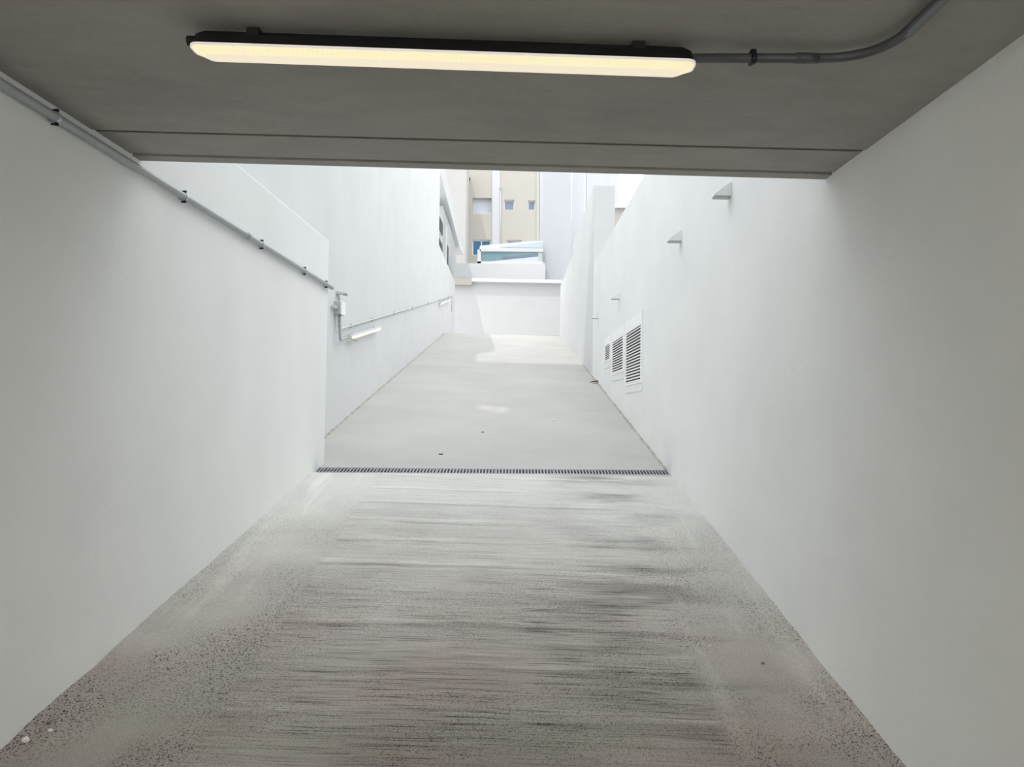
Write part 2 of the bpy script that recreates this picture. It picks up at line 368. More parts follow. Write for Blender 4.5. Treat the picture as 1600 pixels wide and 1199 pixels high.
# right wall
struct('wall_right', wall_poly(xr, lambda y: xr(y)+0.34, [(YB, 1.40), (YE, 1.40), (YE, 2.40), (12.35, 2.39)]),
       MT['plaster'], 'long white plaster wall on the right with vents and wedge lights', 'wall')
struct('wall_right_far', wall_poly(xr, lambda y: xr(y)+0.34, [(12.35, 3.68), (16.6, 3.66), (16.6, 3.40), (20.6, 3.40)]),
       MT['plaster_dimmed'], 'taller far end of the right wall where the sun strikes it', 'wall')
bm = B(-2.4, 1.8, YB-0.3, YB, -4.0, 1.4)
struct('wall_back', bm, MT['plaster'], 'white end wall of the garage behind the viewer', 'wall')

# ceiling slab with its joint and drip groove -------------------------
def gy(y, x): return y - 0.022*(x+1.7) * (1 if y > 0 else 0)
prof = [(YB-0.3, 0.0), (2.922, 0.0), (2.926, 0.018), (2.952, 0.018), (2.956, 0.004), (3.205, 0.004), (3.207, 0.022), (3.223, 0.022), (3.225, 0.0), (YE, 0.0), (YE, 'top'), (YB-0.3, 'top')]
bm = bmesh.new(); L, R = [], []
for y, dz in prof:
    for x, lst in ((-2.3, L), (1.7, R)):
        lst.append(bm.verts.new((x, gy(y, x), 1.395 if dz == 'top' else cz(x)+dz)))
n = len(L)
for i in range(n): bm.faces.new([L[i], R[i], R[(i+1) % n], L[(i+1) % n]])
bm.faces.new(L); bm.faces.new(R[::-1])
struct('ceiling', bm, MT['ceiling'], 'bare grey concrete ceiling slab with a dark cross joint', 'ceiling')
bm = bmesh.new()
for x0, x1 in ((xl(2.94)-0.02, xr(2.9)+0.02),):
    hexa(bm, [(x0, gy(2.925, x0), cz(x0)+0.006), (x1, gy(2.925, x1), cz(x1)+0.006), (x1, gy(2.953, x1), cz(x1)+0.006), (x0, gy(2.953, x0), cz(x0)+0.006),
              (x0, gy(2.925, x0), cz(x0)+0.02), (x1, gy(2.925, x1), cz(x1)+0.02), (x1, gy(2.953, x1), cz(x1)+0.02), (x0, gy(2.953, x0), cz(x0)+0.02)])
struct('trim_1', bm, MT['seam'], 'dark filled joint across the concrete ceiling', 'joint')

# mortar fillets at the wall feet -------------------------------------
def fillet(side, face, y0, y1, w0, h0, step=0.05, seed=1):
    rnd = random.Random(seed); bm = bmesh.new(); rows = []
    n = int((y1-y0)/step); a = b = 0.0
    for i in range(n+1):
        y = y0+(y1-y0)*i/n
        a = 0.75*a + 0.25*rnd.uniform(-1, 1)*1.8; b = 0.75*b + 0.25*rnd.uniform(-1, 1)*1.8
        w = w0*(1+0.45*a); h = h0*(1+0.7*b)
        x = face(y); s = side
        P = [(x-s*0.01, y, flz(x, y)-0.02), (x-s*0.01, y, flz(x, y)+h), (x+s*0.004, y, flz(x, y)+h*0.95),
             (x+s*w*0.35, y, flz(x, y)+h*0.42), (x+s*w*0.75, y, flz(x, y)+h*0.14), (x+s*w, y, flz(x, y)-0.004), (x+s*w, y, flz(x, y)-0.02)]
        rows.append([bm.verts.new(p) for p in P])
    for p, q in zip(rows, rows[1:]):
        for k in range(len(p)-1): bm.faces.new([p[k], p[k+1], q[k+1], q[k]])
    bm.faces.new(rows[0]); bm.faces.new(rows[-1][::-1])
    return bm
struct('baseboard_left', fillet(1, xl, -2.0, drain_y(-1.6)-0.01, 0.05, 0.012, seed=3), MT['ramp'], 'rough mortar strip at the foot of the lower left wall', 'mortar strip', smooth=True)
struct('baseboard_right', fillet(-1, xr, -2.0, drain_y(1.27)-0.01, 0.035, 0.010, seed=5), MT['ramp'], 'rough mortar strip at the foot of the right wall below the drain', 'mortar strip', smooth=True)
struct('baseboard_right_upper', fillet(-1, xr, drain_y(1.27)+DW+0.01, 13.9, 0.03, 0.012, seed=9), MT['mortar'], 'thin mortar line at the foot of the right wall above the drain', 'mortar strip', smooth=True)
struct('baseboard_left_upper', fillet(1, xb, YL, 20.0, 0.03, 0.012, seed=11), MT['mortar'], 'thin mortar line at the foot of the recessed left wall', 'mortar strip', smooth=True)

# ground behind the walls and the building over the garage ------------
bm = B(1.62, 30, -12, YC, 1.0, 1.385)
struct('floor_3', bm, MT['road'], 'raised ground behind the right wall', 'ground')
bm = B(-30, -2.2, -12, YC, 1.0, 1.385)
struct('floor_4', bm, MT['road'], 'raised ground behind the left walls', 'ground')
# unseen building front: outline and gaps shaped for the ramp's shade and sun spots
YF = 3.37
ZT = 0.865 + 2.0*(13.87 - YF)
def onfloor(px, py):
    d = ray(px, py); t = -E/(d.z - 0.179*d.y + 0.0146*d.x); return d*t
def back(px, py):             # follow the sun back from a spot on the ramp to the building front
    p = onfloor(px, py); t = (p.y-YF)/SUN_DIR.y; return p - SUN_DIR*t
bm = bmesh.new()
outline = [(-9, 1.37), (7.0, 1.37), (7.0, 5.2), (1.35, 5.2), (2.0-(ZT-2.7)*0.28, ZT), (-9, ZT)]
loops = [[Vector((x, YF, z)) for x, z in outline],
         [back(*q) for q in ((745, 632), (774, 634), (767, 642), (751, 641))], [back(*q) for q in ((778, 635.5), (797, 636), (787, 646), (768, 645))]]  # openings cut so that sun spots land on the ramp
eds = []
for lp in loops:
    vs = [bm.verts.new(p) for p in lp]
    for i in range(len(vs)): eds.append(bm.edges.new((vs[i], vs[(i+1) % len(vs)])))
bmesh.ops.triangle_fill(bm, use_beauty=True, edges=eds)
ex = bmesh.ops.extrude_face_region(bm, geom=bm.faces[:]); bmesh.ops.translate(bm, verts=[q for q in ex['geom'] if isinstance(q, bmesh.types.BMVert)], vec=(0, -0.05, 0))
box(bm, -2.6, 2.0, 3.0, 3.36, 1.37, 1.75)  # added strip that stops sun leaking in over the slab
struct('wall_upper', bm, MT['coolwhite'], 'unseen front of the building above the garage roof, shaped to shade the ramp', 'wall')

struct('sky_block_right', B(3.4, 3.8, 3.6, 21.5, 1.37, 4.6), MT['greyrender'], 'unseen grey wall added behind the right wall to block sky light', 'wall')  # added out of view to cut sky light on the left wall
# ------------------------------------------------------------------ channel drain
def dpt(x, s): return (x, drain_y(x)+s*DW, flz(x, drain_y(x)+s*DW))
X0, X1 = xl(6.1)+0.005, xr(6.3)-0.005
t = thing('channel_drain', 'dark metal grated drain channel running right across the ramp', 'drain', dpt((X0+X1)/2, 0.5))
def strip(bm, s0, s1, x0, x1, d0, d1):
    P = []
    for d in (d0, d1):
        for x, s in ((x0, s0), (x1, s0), (x1, s1), (x0, s1)):
            p = dpt(x, s); P.append((p[0], p[1], p[2]+d))
    hexa(bm, P)
bm = bmesh.new(); strip(bm, -0.02, 1.02, X0, X1, -0.12, -0.10); strip(bm, -0.02, 0.01, X0, X1, -0.12, -0.03); strip(bm, 0.99, 1.02, X0, X1, -0.12, -0.03)
build('channel', bm, MT['black'], t)
bm = bmesh.new(); strip(bm, -0.01, 0.10, X0, X1, -0.03, 0.002); strip(bm, 0.93, 1.01, X0, X1, -0.03, 0.002)
build('frame', bm, MT['iron'], t)
ns = 6; seg = (X1-X0)/ns
for k in range(ns):
    bm = bmesh.new(); a = X0+k*seg+0.002; b_ = X0+(k+1)*seg-0.002; nb = 18; pit = (b_-a)/nb
    for i in range(nb+1):
        x = a + i*pit; h = 0.0048 if 0 < i < nb else 0.007
        strip(bm, 0.10, 0.93, max(a, x-h), min(b_, x+h), -0.007, 0.0)
    strip(bm, 0.10, 0.15, a, b_, -0.022, 0.0); strip(bm, 0.88, 0.93, a, b_, -0.022, 0.0)
    build('grate', bm, MT['iron'], t)

# ------------------------------------------------------------------ pipe clamps
def ring(bm, c, axis, r0, r1, wdt, seg=18):
    axis = Vector(axis).normalized(); u = axis.cross(Vector((0, 0, 1)))
    if u.length < 0.1: u = axis.cross(Vector((1, 0, 0)))
    u.normalize(); v = axis.cross(u); c = Vector(c); R = []
    for k in range(seg):
        d = u*math.cos(2*math.pi*k/seg)+v*math.sin(2*math.pi*k/seg)
        R.append([bm.verts.new(c+d*r+axis*s) for r, s in ((r0, -wdt/2), (r1, -wdt/2), (r1, wdt/2), (r0, wdt/2))])
    for k in range(seg):
        a, b = R[k], R[(k+1) % seg]
        for j in range(4): bm.faces.new([a[j], a[(j+1) % 4], b[(j+1) % 4], b[j]])
def clamp(parent, c, axis, normal, r, metal='steel', screw='screw'):  # normal points to the wall
    axis = Vector(axis).normalized(); normal = Vector(normal).normalized(); c = Vector(c)
    side = axis.cross(normal).normalized()
    bm = bmesh.new(); ring(bm, c, axis, r, r+0.003, 0.014)
    prism(bm, [c+side*s1*(r*0.9)+axis*s2*0.007+normal*r*0.7 for s1, s2 in ((-1, -1), (1, -1), (1, 1), (-1, 1))], normal*r*0.9)
    o = build('clamp', bm, MT[metal], parent)
    for s in (-1, 1):
        p = c+side*s*(r+0.008)
        bm = bmesh.new(); tube(bm, [p-normal*0.010, p-normal*0.004, p+normal*0.014], [0.0055, 0.0065, 0.004], 10)
        sc = build('screw', bm, MT[screw], o)
    return o

# conduit on the lower left wall
r = 0.0165
def lp(y): return (xl(y)+0.024, y, 1.012)
t = thing('conduit', 'grey conduit pipe running level along the top of the lower left wall', 'pipe', lp(2.0))
build('pipe', T([lp(-3.0), lp(1), lp(3), lp(5), lp(6.40)], r, 18), MT['pipe'], t, smooth=True)
for y in (-0.3, 0.9, 2.66, 3.66, 4.72, 5.62, 6.21): clamp(t, lp(y), (0.0214, 1, 0), (-1, 0, 0), r)
for y in (4.50,): build('coupling', T([lp(y-0.035), lp(y+0.035)], r+0.003, 18), MT['pipe'], t, smooth=True)

# ------------------------------------------------------------------ ceiling batten lamp
def batten(name, label, loc, xdir, down, L, W, hb, hd, body_mat, diff_mat, group=None, clips=(0.12, 0.88), clip_h=0.03):
    # xdir: along the lamp, down: the way the diffuser faces
    X = Vector(xdir).normalized(); D = Vector(down); D = (D - X*D.dot(X)).normalized(); Yv = D.cross(X); c = Vector(loc)
    def P(a, b, d): return c + X*a + Yv*b + D*d
    t = thing(name, label, 'lamp', c, group)
    bm = bmesh.new(); n = 8
    def outline(hl, hw, rad, d):
        o = []
        for sx, sy, a0 in ((1, 1, 0), (-1, 1, 90), (-1, -1, 180), (1, -1, 270)):
            for k in range(5):
                a = math.radians(a0+90*k/4); o.append(P(sx*(hl-rad)+rad*math.cos(a), sy*(hw-rad)+rad*math.sin(a), d))
        return o
    def loft(bm, levels):
        rows = [[bm.verts.new(p) for p in outline(*l)] for l in levels]
        m = len(rows[0])
        for a, b in zip(rows, rows[1:]):
            for k in range(m): bm.faces.new([a[k], a[(k+1) % m], b[(k+1) % m], b[k]])
        bm.faces.new(rows[0][::-1]); bm.faces.new(rows[-1])
    loft(bm, [(L/2-0.03, W/2*0.62, 0.012, -hb), (L/2-0.012, W/2*0.8, 0.018, -hb*0.75), (L/2-0.006, W/2*0.97, 0.022, -hb*0.15), (L/2-0.006, W/2*0.97, 0.022, 0.0)])
    build('housing', bm, body_mat, t)
    bm = bmesh.new(); loft(bm, [(L/2, W/2, 0.026, -0.0035), (L/2, W/2, 0.026, 0.0035)])
    build('rim', bm, MT['lamplip'], t)
    bm = bmesh.new(); loft(bm, [(L/2-0.004, W/2-0.002, 0.025, 0.003), (L/2-0.012, W/2-0.005, 0.024, hd*0.35), (L/2-0.042, W/2*0.62, 0.018, hd)])
    o = build('diffuser', bm, diff_mat, t)
    for q in clips:
        a = -L/2+q*L; bm = bmesh.new()
        prism(bm, [P(a-0.017, -W*0.40, -hb*0.3), P(a+0.017, -W*0.40, -hb*0.3), P(a+0.017, W*0.40, -hb*0.3), P(a-0.017, W*0.40, -hb*0.3)], -D*(hb*0.7+clip_h))
        build('mounting_clip', bm, body_mat, t)
    bm = bmesh.new(); tube(bm, [P(-L/2-0.014, 0, -hb*0.55), P(-L/2+0.02, 0, -hb*0.55)], 0.014, 14)
    build('end_plug', bm, body_mat, t, smooth=False)
    return t
pl_, pr_ = at(301, 77, 2.085), at(1085, 104, 2.10)
LX = (pr_-pl_); LL = LX.length; mid = (pl_+pr_)/2; zlamp = mid.z
ceil_lamp = batten('batten_lamp', 'long lit batten lamp fixed under the concrete ceiling', mid, LX, (0, 0, -1), LL, 0.078, 0.042, 0.022, MT['lampbody'], MT['diffuser'], clips=(0.125, 0.885), clip_h=cz(0)-zlamp-0.042)
for y, lab in ((-3.0, 'unseen batten lamp added behind the viewer to fill the tunnel, first of two'), (-5.8, 'unseen batten lamp added behind the viewer to fill the tunnel, nearest the end wall')):
    batten('batten_lamp', lab, (mid.x, y, zlamp), LX, (0, 0, -1), LL, 0.078, 0.042, 0.022, MT['lampbody'], MT['diffuser_fill'], clips=(0.125, 0.885), clip_h=cz(0)-zlamp-0.042)  # added fill lamps, far brighter than the seen one, for the tunnel walls
# its conduit to the right and back
zp = cz(0.75)-0.030
def cp(px, py):
    d = ray(px, py); return d*(zp/d.z)
A, Bq, C_, D_ = cp(1075, 91), cp(1392, 96), cp(1460, 2), None
Bq = Vector((C_.x+0.01, A.y-0.012, zp)); C2 = Vector((C_.x+0.015, -2.5, zp))
A.z = Bq.z = zp
t = thing('conduit', 'dark conduit pipe leaving the ceiling lamp and bending back overhead', 'pipe', (Bq+A)/2)
path = round_path([A, Bq, C2], 0.17, 12)
build('pipe', T(path, 0.0130, 18), MT['pipe_shaded'], t, smooth=True)
k1 = A + (Bq-A)*0.68; k0 = A + (Bq-A)*0.56
build('coupling', T([k0, k1], 0.0145, 18), MT['pipe_shaded'], t, smooth=True)
pc = cp(1402, 50); pc = Vector((C2.x-0.002, pc.y, zp))
build('coupling', T([pc, pc+Vector((0, -0.9, 0))], 0.0150, 18), MT['pipe_mid'], t, smooth=True)
q = cp(1176, 91); clamp(t, Vector((q.x, A.y-0.012*(q.x-A.x)/(Bq.x-A.x), zp)), (1, 0, 0), (0, 0, 1), 0.0130, 'screw')
clamp(t, (C2.x, 0.2, zp), (0, 1, 0), (0, 0, 1), 0.0130, 'screw')

# ------------------------------------------------------------------ fittings on the recessed left wall
XB = xb(7.7)
t = thing('junction_box', 'grey junction box on the recessed wall past the block corner', 'junction box', (XB+0.04, 7.67, 0.95))
build('body', B(XB-0.002, XB+0.066, 7.60, 7.76, 0.945, 1.072), MT['boxgrey'], t, bevel=0.006)
build('cover', B(XB+0.066, XB+0.084, 7.595, 7.765, 0.94, 1.077), MT['ventwhite'], t, bevel=0.005)
bm = bmesh.new(); tube(bm, [(XB+0.03, 7.46, 1.0), (XB+0.03, 7.605, 1.0)], 0.018, 14)
build('cable_gland', bm, MT['pipe_pale'], t, smooth=True)
# small arm fixture above it
p0 = at(530, 470, 7.70); p1 = at(527.5, 459, 7.70); p2 = at(535, 457, 7.78); p3 = at(543.5, 458.6, 7.86)
t = thing('wall_fixture', 'small white arm fixture with a grey tip above the junction box', 'fixture', p0)
build('bracket', T([p0, (p0+p1)/2+Vector((0.004, 0, 0)), p1], 0.009, 10), MT['pipe'], t, smooth=True)
bm = bmesh.new(); a = Vector((p1.x-0.012, p1.y, p1.z+0.005)); hexa(bm, [a+Vector(v) for v in ((0, -0.02, -0.012), (0.065, -0.01, -0.010), (0.065, 0.07, -0.010), (0, 0.06, -0.012), (0, -0.02, 0.022), (0.065, -0.01, 0.008), (0.065, 0.07, 0.008), (0, 0.06, 0.022))])
build('body', bm, MT['pipe_pale'], t, bevel=0.003)
build('tip', T([a+Vector((0.062, 0.03, -0.003)), a+Vector((0.105, 0.03, -0.010))], 0.0135, 14), MT['pipe'], t)
# conduit up the ramp wall: down from the box, then along it parallel to the ramp
def bp(y, z, o=0.02): return Vector((xb(y)+o, y, z))
t = thing('conduit', 'thin pale conduit dropping from the junction box and climbing along the recessed wall', 'pipe', bp(7.68, 0.8))
zr = lambda y: 0.805 + 0.1735*(y-7.75)
build('pipe', T(round_path([bp(7.70, 0.95, 0.03), bp(7.71, 0.80, 0.03), bp(8.4, zr(8.4)), bp(15, zr(15)), bp(22.4, zr(22.4))], 0.10, 8), 0.011, 12), MT['pipe_pale'], t, smooth=True)
for y in (8.35, 9.6, 11.4, 13.5, 16, 18.6, 21.2): clamp(t, bp(y, zr(y)), (-0.008, 1, 0.1735), (-1, 0, 0), 0.011, 'pipe_pale', 'pipe_pale')
bm = bmesh.new(); tube(bm, round_path([bp(22.4, zr(22.4)+0.01), bp(22.44, zr(22.44)+0.01), bp(22.45, zr(22.4)-0.45)], 0.04, 5), 0.012, 12)
build('elbow', bm, MT['pipe_pale'], t, smooth=True)
t = thing('conduit', 'short grey conduit from the junction box to the near end of the first wall lamp', 'pipe', bp(7.64, 0.7))
build('pipe', T(round_path([bp(7.65, 0.95, 0.055), bp(7.66, 0.68, 0.055), bp(8.05, 0.755, 0.05), bp(8.46, 0.755, 0.06)], 0.08, 8), 0.012, 12), MT['pipe'], t, smooth=True)
def wall_lamp(label, pa, pb, o):
    a = ray(*pa); b = ray(*pb)
    def onb(d): 
        k = -0.0079; tt = (-1.7691+o)/(d.x-k*d.y); return d*tt
    A, Bv = onb(a), onb(b); X = Bv-A
    return batten('batten_lamp', label, (A+Bv)/2, X, (0.42, 0, -0.9), X.length, 0.062, 0.035, 0.02, MT['lampgrey'], MT['diffuser_wall'], clips=(0.08, 0.80), clip_h=0.006)
wall_lamp('lit batten lamp on the recessed left wall beside the junction box', (547, 528.5), (593, 514), 0.05)
wall_lamp('small distant batten lamp near the top of the recessed left wall', (688, 475.5), (704, 468.5), 0.05)

# ------------------------------------------------------------------ louvre vents on the right wall
def vent(label, y0, y1, z0, z1, n, mside, zs0, zs1):
    t = thing('louvre_vent', label, 'vent', (xr((y0+y1)/2), (y0+y1)/2, z0), 'louvre vents on the right wall')
    def X(y, d): return xr(y)-d
    def bx(bm, ya, yb, za, zb, d0, d1):
        hexa(bm, [(X(ya, d0), ya, za), (X(yb, d0), yb, za), (X(yb, d1), yb, za), (X(ya, d1), ya, za), (X(ya, d0), ya, zb), (X(yb, d0), yb, zb), (X(yb, d1), yb, zb), (X(ya, d1), ya, zb)])
    ym0, ym1 = y0+mside, y1-mside*1.15
    bm = bmesh.new()
    bx(bm, y0, ym0, zs0-0.02, z1, -0.002, 0.014); bx(bm, ym1, y1, zs0-0.02, z1, -0.002, 0.014); bx(bm, ym0, ym1, zs1, z1, -0.002, 0.014); bx(bm, ym0, ym1, zs0-0.02, zs0, -0.002, 0.014)
    build('frame', bm, MT['ventwhite'], t)
    bm = bmesh.new(); bx(bm, ym0-0.005, ym1+0.005, zs0-0.005, zs1+0.005, -0.002, 0.002)
    build('slot_backing', bm, MT['ventshade'], t)  # dark sheet painted in for the shade behind the slats
    bm = bmesh.new(); pz = (zs1-zs0)/n
    for i in range(n):
        zt = zs1-(i+1)*pz+0.002
        P = []
        for y in (ym0, ym1):
            P.append([(X(y, 0.013), y, zt), (X(y, 0.013), y, zt+pz*0.42), (X(y, 0.003), y, zt+pz*0.62), (X(y, 0.003), y, zt+pz*0.45)])
        prism(bm, P[0], Vector(P[1][0])-Vector(P[0][0]))
    build('louvre_slats', bm, MT['ventwhite'], t)
    bm = bmesh.new(); bx(bm, y0, y1, z0, zs0-0.021, -0.002, 0.008)
    build('sill_plate', bm, MT['plaster'], t)
def zat(py, y): return at(900, py, y).z
vent('nearest and tallest of the three white louvre vents on the right wall', 7.66, 8.80, 0.225, 1.022, 18, 0.07, 0.325, 0.895)
vent('middle white louvre vent between the tall and the small one', 8.88, 9.96, 0.405, 1.022, 13, 0.07, 0.50, 0.90)
vent('smallest and farthest white louvre vent on the right wall', 10.05, 10.72, 0.61, 1.026, 8, 0.08, 0.71, 0.915)

# ------------------------------------------------------------------ wedge lights on the right wall
def wedge(label, y, z, w=0.075, d=0.105, h=0.088):
    x = xr(y); t = thing('wall_light', label, 'wall light', (x, y, z), 'wedge lights on the right wall')
    bm = bmesh.new(); prism(bm, [(x+0.002, y-w/2, z+0.004), (x-d, y-w/2, z+0.004), (x-d, y-w/2, z+0.010), (x-0.006, y-w/2, z+h), (x+0.002, y-w/2, z+h)], (0, w, 0))
    build('hood', bm, MT['sconce'], t)
    build('lens', B(x-d+0.008, x-0.004, y-w/2+0.006, y+w/2-0.006, z-0.002, z+0.0045), MT['sconceglass'], t)
wedge('wedge shaped wall light highest on the right, just under the ceiling edge', 4.64, 1.318)
wedge('second wedge wall light along the right wall, well above the vents', 5.99, 1.345)
wedge('third wedge wall light, just above the middle vent', 9.36, 1.385)
wedge('faint farthest wedge wall light, beyond the smallest vent', 11.6, 1.42)

# ------------------------------------------------------------------ bits on the ramp
def onramp(px, py): return onfloor(px, py)
p = onramp(689, 710)
bm = bmesh.new(); tube(bm, [p+Vector((0, 0, -0.01)), p+Vector((0, 0, 0.004))], 0.022, 20)
tag(build('drain_cap', bm, MT['black'], None), 'small black round cap set in the ramp above the drain', 'cap')
def lump(name, px, py, r, m, label, cat, sq=0.6, seed=0, group=None):
    rnd = random.Random(seed); p = onramp(px, py); bm = bmesh.new(); bmesh.ops.create_icosphere(bm, subdivisions=2, radius=r)
    for v in bm.verts: v.co = Vector((v.co.x*(1+rnd.uniform(-.3, .3)), v.co.y*(0.8+rnd.uniform(-.2, .2)), v.co.z*sq*(1+rnd.uniform(-.2, .2))))
    bmesh.ops.translate(bm, verts=bm.verts[:], vec=p+Vector((0, 0, r*sq*0.6)))
    tag(build(name, bm, MT[m], None), label, cat, group)
lump('pebble', 754, 676, 0.016, 'pebble', 'tiny grey pebble lying on the middle of the upper ramp', 'pebble', 0.4, 1)
lump('plaster_chip', 866, 658, 0.022, 'chip', 'tiny white chip lying on the right half of the upper ramp', 'chip', 0.4, 2)
lump('plaster_chip', 40, 1160, 0.012, 'chip', 'white plaster chip at the foot of the left wall, nearest the viewer', 'chip', 0.9, 3)
lump('plaster_chip', 79, 1143, 0.008, 'chip', 'small white plaster crumb in the mortar strip by a dark crumb', 'chip', 0.7, 4)
lump('pebble', 76, 1131, 0.009, 'pebble', 'dark crumb stuck in the mortar strip of the left wall', 'pebble', 0.8, 5)
lump('pebble', 1192, 1037, 0.0075, 'pebble', 'dark crumb on the right margin of the lower ramp', 'pebble', 0.6, 6)
lump('plaster_chip', 1109, 1010, 0.006, 'chip', 'tiny white crumb on the right margin of the lower ramp', 'chip', 0.6, 8)
# dry leaf at the right wall foot
p = onramp(932, 599)
bm = bmesh.new(); pts = [(-0.11, 0.02, 0.012), (-0.05, -0.035, 0.03), (0.02, -0.04, 0.04), (0.075, 0.0, 0.018), (0.02, 0.03, 0.022), (-0.05, 0.035, 0.02)]
prism(bm, [p+Vector(q) for q in pts], (0, 0, 0.004))
tag(build('dry_leaf', bm, MT['leaf'], None), 'single dry leaf lying against the foot of the right wall', 'leaf')

# ------------------------------------------------------------------ beyond the top of the ramp
def rect(bm, px0, px1, py0, py1, Y, dep, skew=0.0):
    a, b, c, d = at(px0, py1, Y), at(px1, py1+skew, Y), at(px1, py0+skew, Y), at(px0, py0, Y)
    prism(bm, [a, b, c, d], (0, dep, 0))
YW = 27.5
# wall across the yard, with a projecting coping that shades it
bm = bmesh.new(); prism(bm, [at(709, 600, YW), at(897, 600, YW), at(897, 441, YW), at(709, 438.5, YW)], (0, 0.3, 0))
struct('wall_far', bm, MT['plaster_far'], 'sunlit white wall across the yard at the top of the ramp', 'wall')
bm = bmesh.new(); prism(bm, [at(738, 441.5, YW), at(897, 444.5, YW), at(897, 439.5, YW), at(738, 436.5, YW)], (0, -0.23, 0))
struct('trim_2', bm, MT['frame'], 'bright white coping along the far wall', 'coping')
bm = bmesh.new(); prism(bm, [at(709, 446.5, YW), at(738, 447, YW), at(738, 437, YW), at(709, 436, YW)], (0, -0.23, 0))
struct('trim_3', bm, MT['beige'], 'lower beige coping at the left end of the far wall', 'coping')
a = at(712.5, 432.5, YW+0.1); b_ = at(736, 434.5, YW+0.1); a.z -= 0.06; b_.z -= 0.06
tag(build('edging_board', T([a, (a+b_)/2, b_], 0.05, 8), MT['hedge']), 'short grey green board on the left end of the far wall', 'board')

# cool white building behind the far wall: a low front and a tall right part
YH = 33.0
b0 = thing('white_building', 'plain cool white building rising behind the far wall, right of the beige one', 'building', at(800, 520, YH))
bm = bmesh.new(); rect(bm, 712, 852, 411.5, 563, 31.3, 0.65); build('low_front', bm, MT['frame'], b0)
bm = bmesh.new(); rect(bm, 848, 893, 120, 565, YH-1.0, 3.5); build('tower', bm, MT['coolwhite'], b0)
# another white building at the far right, nearer, with a downpipe
b1 = thing('white_building', 'white building with a thin downpipe behind the right wall', 'building', at(905, 420, 24))
bm = bmesh.new(); a = at(893, 420, 30).x
box(bm, 2.15, 2.9, 22.0, 31.0, ZC-0.1, 12.0); build('wall', bm, MT['coolwhite'], b1)
build('downpipe', T([(2.12, 24.3, 2.5), (2.12, 24.3, 11.5)], 0.03, 10), MT['frame'], b1, smooth=True)
# wall with a pale coping seen over the right parapet
bm = bmesh.new(); rect(bm, 945, 1040, 324, 430, 19.0, 0.25)
b2 = thing('garden_wall', 'beige wall with a white coping behind the right parapet', 'wall', at(970, 430, 19.0))
build('wall', bm, MT['beige'], b2)
bm = bmesh.new(); rect(bm, 943, 1042, 317, 324.5, 18.93, 0.4); build('coping', bm, MT['frame'], b2)
bm = bmesh.new(); rect(bm, 951, 962, 200, 430, 19.36, 0.25); 
tag(build('pillar', bm, MT['coolwhite']), 'thin pale pillar rising behind the white coping', 'pillar')

# glazed canopy ------------------------------------------------------
YG = 31.5
cn = thing('glass_canopy', 'white framed glazed canopy in front of the beige building', 'canopy', at(798, 411, YG))
bm = bmesh.new()
rect(bm, 746, 751.5, 390, 412, YG, 0.12); rect(bm, 746, 848.5, 408.5, 412, YG, 0.12, 0.6); rect(bm, 750, 848.5, 388, 393, YG, 0.12, 0.6)
build('front_frame', bm, MT['frame'], cn)
bm = bmesh.new(); rect(bm, 751.5, 848, 392.5, 409.5, YG+0.06, 0.03, 0.6); build('front_glass', bm, MT['tealglass'], cn)
bm = bmesh.new(); prism(bm, [at(757, 409.5, YG+0.04), at(841, 410, YG+0.04), at(841, 401, YG+0.04)], (0, 0.02, 0)); build('lower_panel', bm, MT['paleblue'], cn)
bm = bmesh.new(); prism(bm, [at(785, 405, YG+0.045), at(841, 400.5, YG+0.045), at(841, 396.5, YG+0.045), at(785, 401.5, YG+0.045)], (0, 0.015, 0)); build('glazing_rail', bm, MT['greyblue'], cn)
bm = bmesh.new(); rect(bm, 841, 847.5, 394, 410, YG+0.03, 0.03, 0.4); build('end_panel', bm, MT['greyrender'], cn)
bm = bmesh.new(); prism(bm, [at(749, 390, YG+0.2), at(848, 390, YG+0.2), at(848, 376.3, YG+0.2), at(820, 377.5, YG+0.2), at(750, 384, YG+0.2)], (0, 0.1, 0)); build('roof_edge', bm, MT['frame'], cn)
bm = bmesh.new(); prism(bm, [at(782, 386.2, YG+0.18), at(847.5, 387.3, YG+0.18), at(847.5, 378, YG+0.18)], (0, 0.03, 0)); build('roof_glass', bm, MT['skyglass'], cn)

# beige building -------------------------------------------------------
YH2 = 42.0
bb = thing('beige_building', 'beige rendered building with small windows at the end of the view', 'building', at(780, 420, YH2))
def facade(bm, x0, x1, z0, z1, y, dep, holes):
    xs = sorted({x0, x1, *[h[0] for h in holes], *[h[1] for h in holes]}); zs = sorted({z0, z1, *[h[2] for h in holes], *[h[3] for h in holes]})
    inh = lambda a, b: any(h[0]-1e-6 <= a and b[0] <= h[1]+1e-6 and h[2]-1e-6 <= b[1] and b[2] <= h[3]+1e-6 for h in holes)
    def q(*p): bm.faces.new([bm.verts.new(v) for v in p])
    for xa, xc in zip(xs, xs[1:]):
        for za, zc in zip(zs, zs[1:]):
            if any(h[0]-1e-6 <= xa and xc <= h[1]+1e-6 and h[2]-1e-6 <= za and zc <= h[3]+1e-6 for h in holes): continue
            q((xa, y, za), (xc, y, za), (xc, y, zc), (xa, y, zc))
    for a, b, c, d in holes:
        q((a, y, c), (b, y, c), (b, y+dep, c), (a, y+dep, c)); q((a, y, d), (b, y, d), (b, y+dep, d), (a, y+dep, d))
        q((a, y, c), (a, y, d), (a, y+dep, d), (a, y+dep, c)); q((b, y, c), (b, y, d), (b, y+dep, d), (b, y+dep, c))
def hole(px0, px1, py0, py1, Y):
    a, b = at(px0, py1, Y), at(px1, py0, Y); return (a.x, b.x, a.z, b.z)
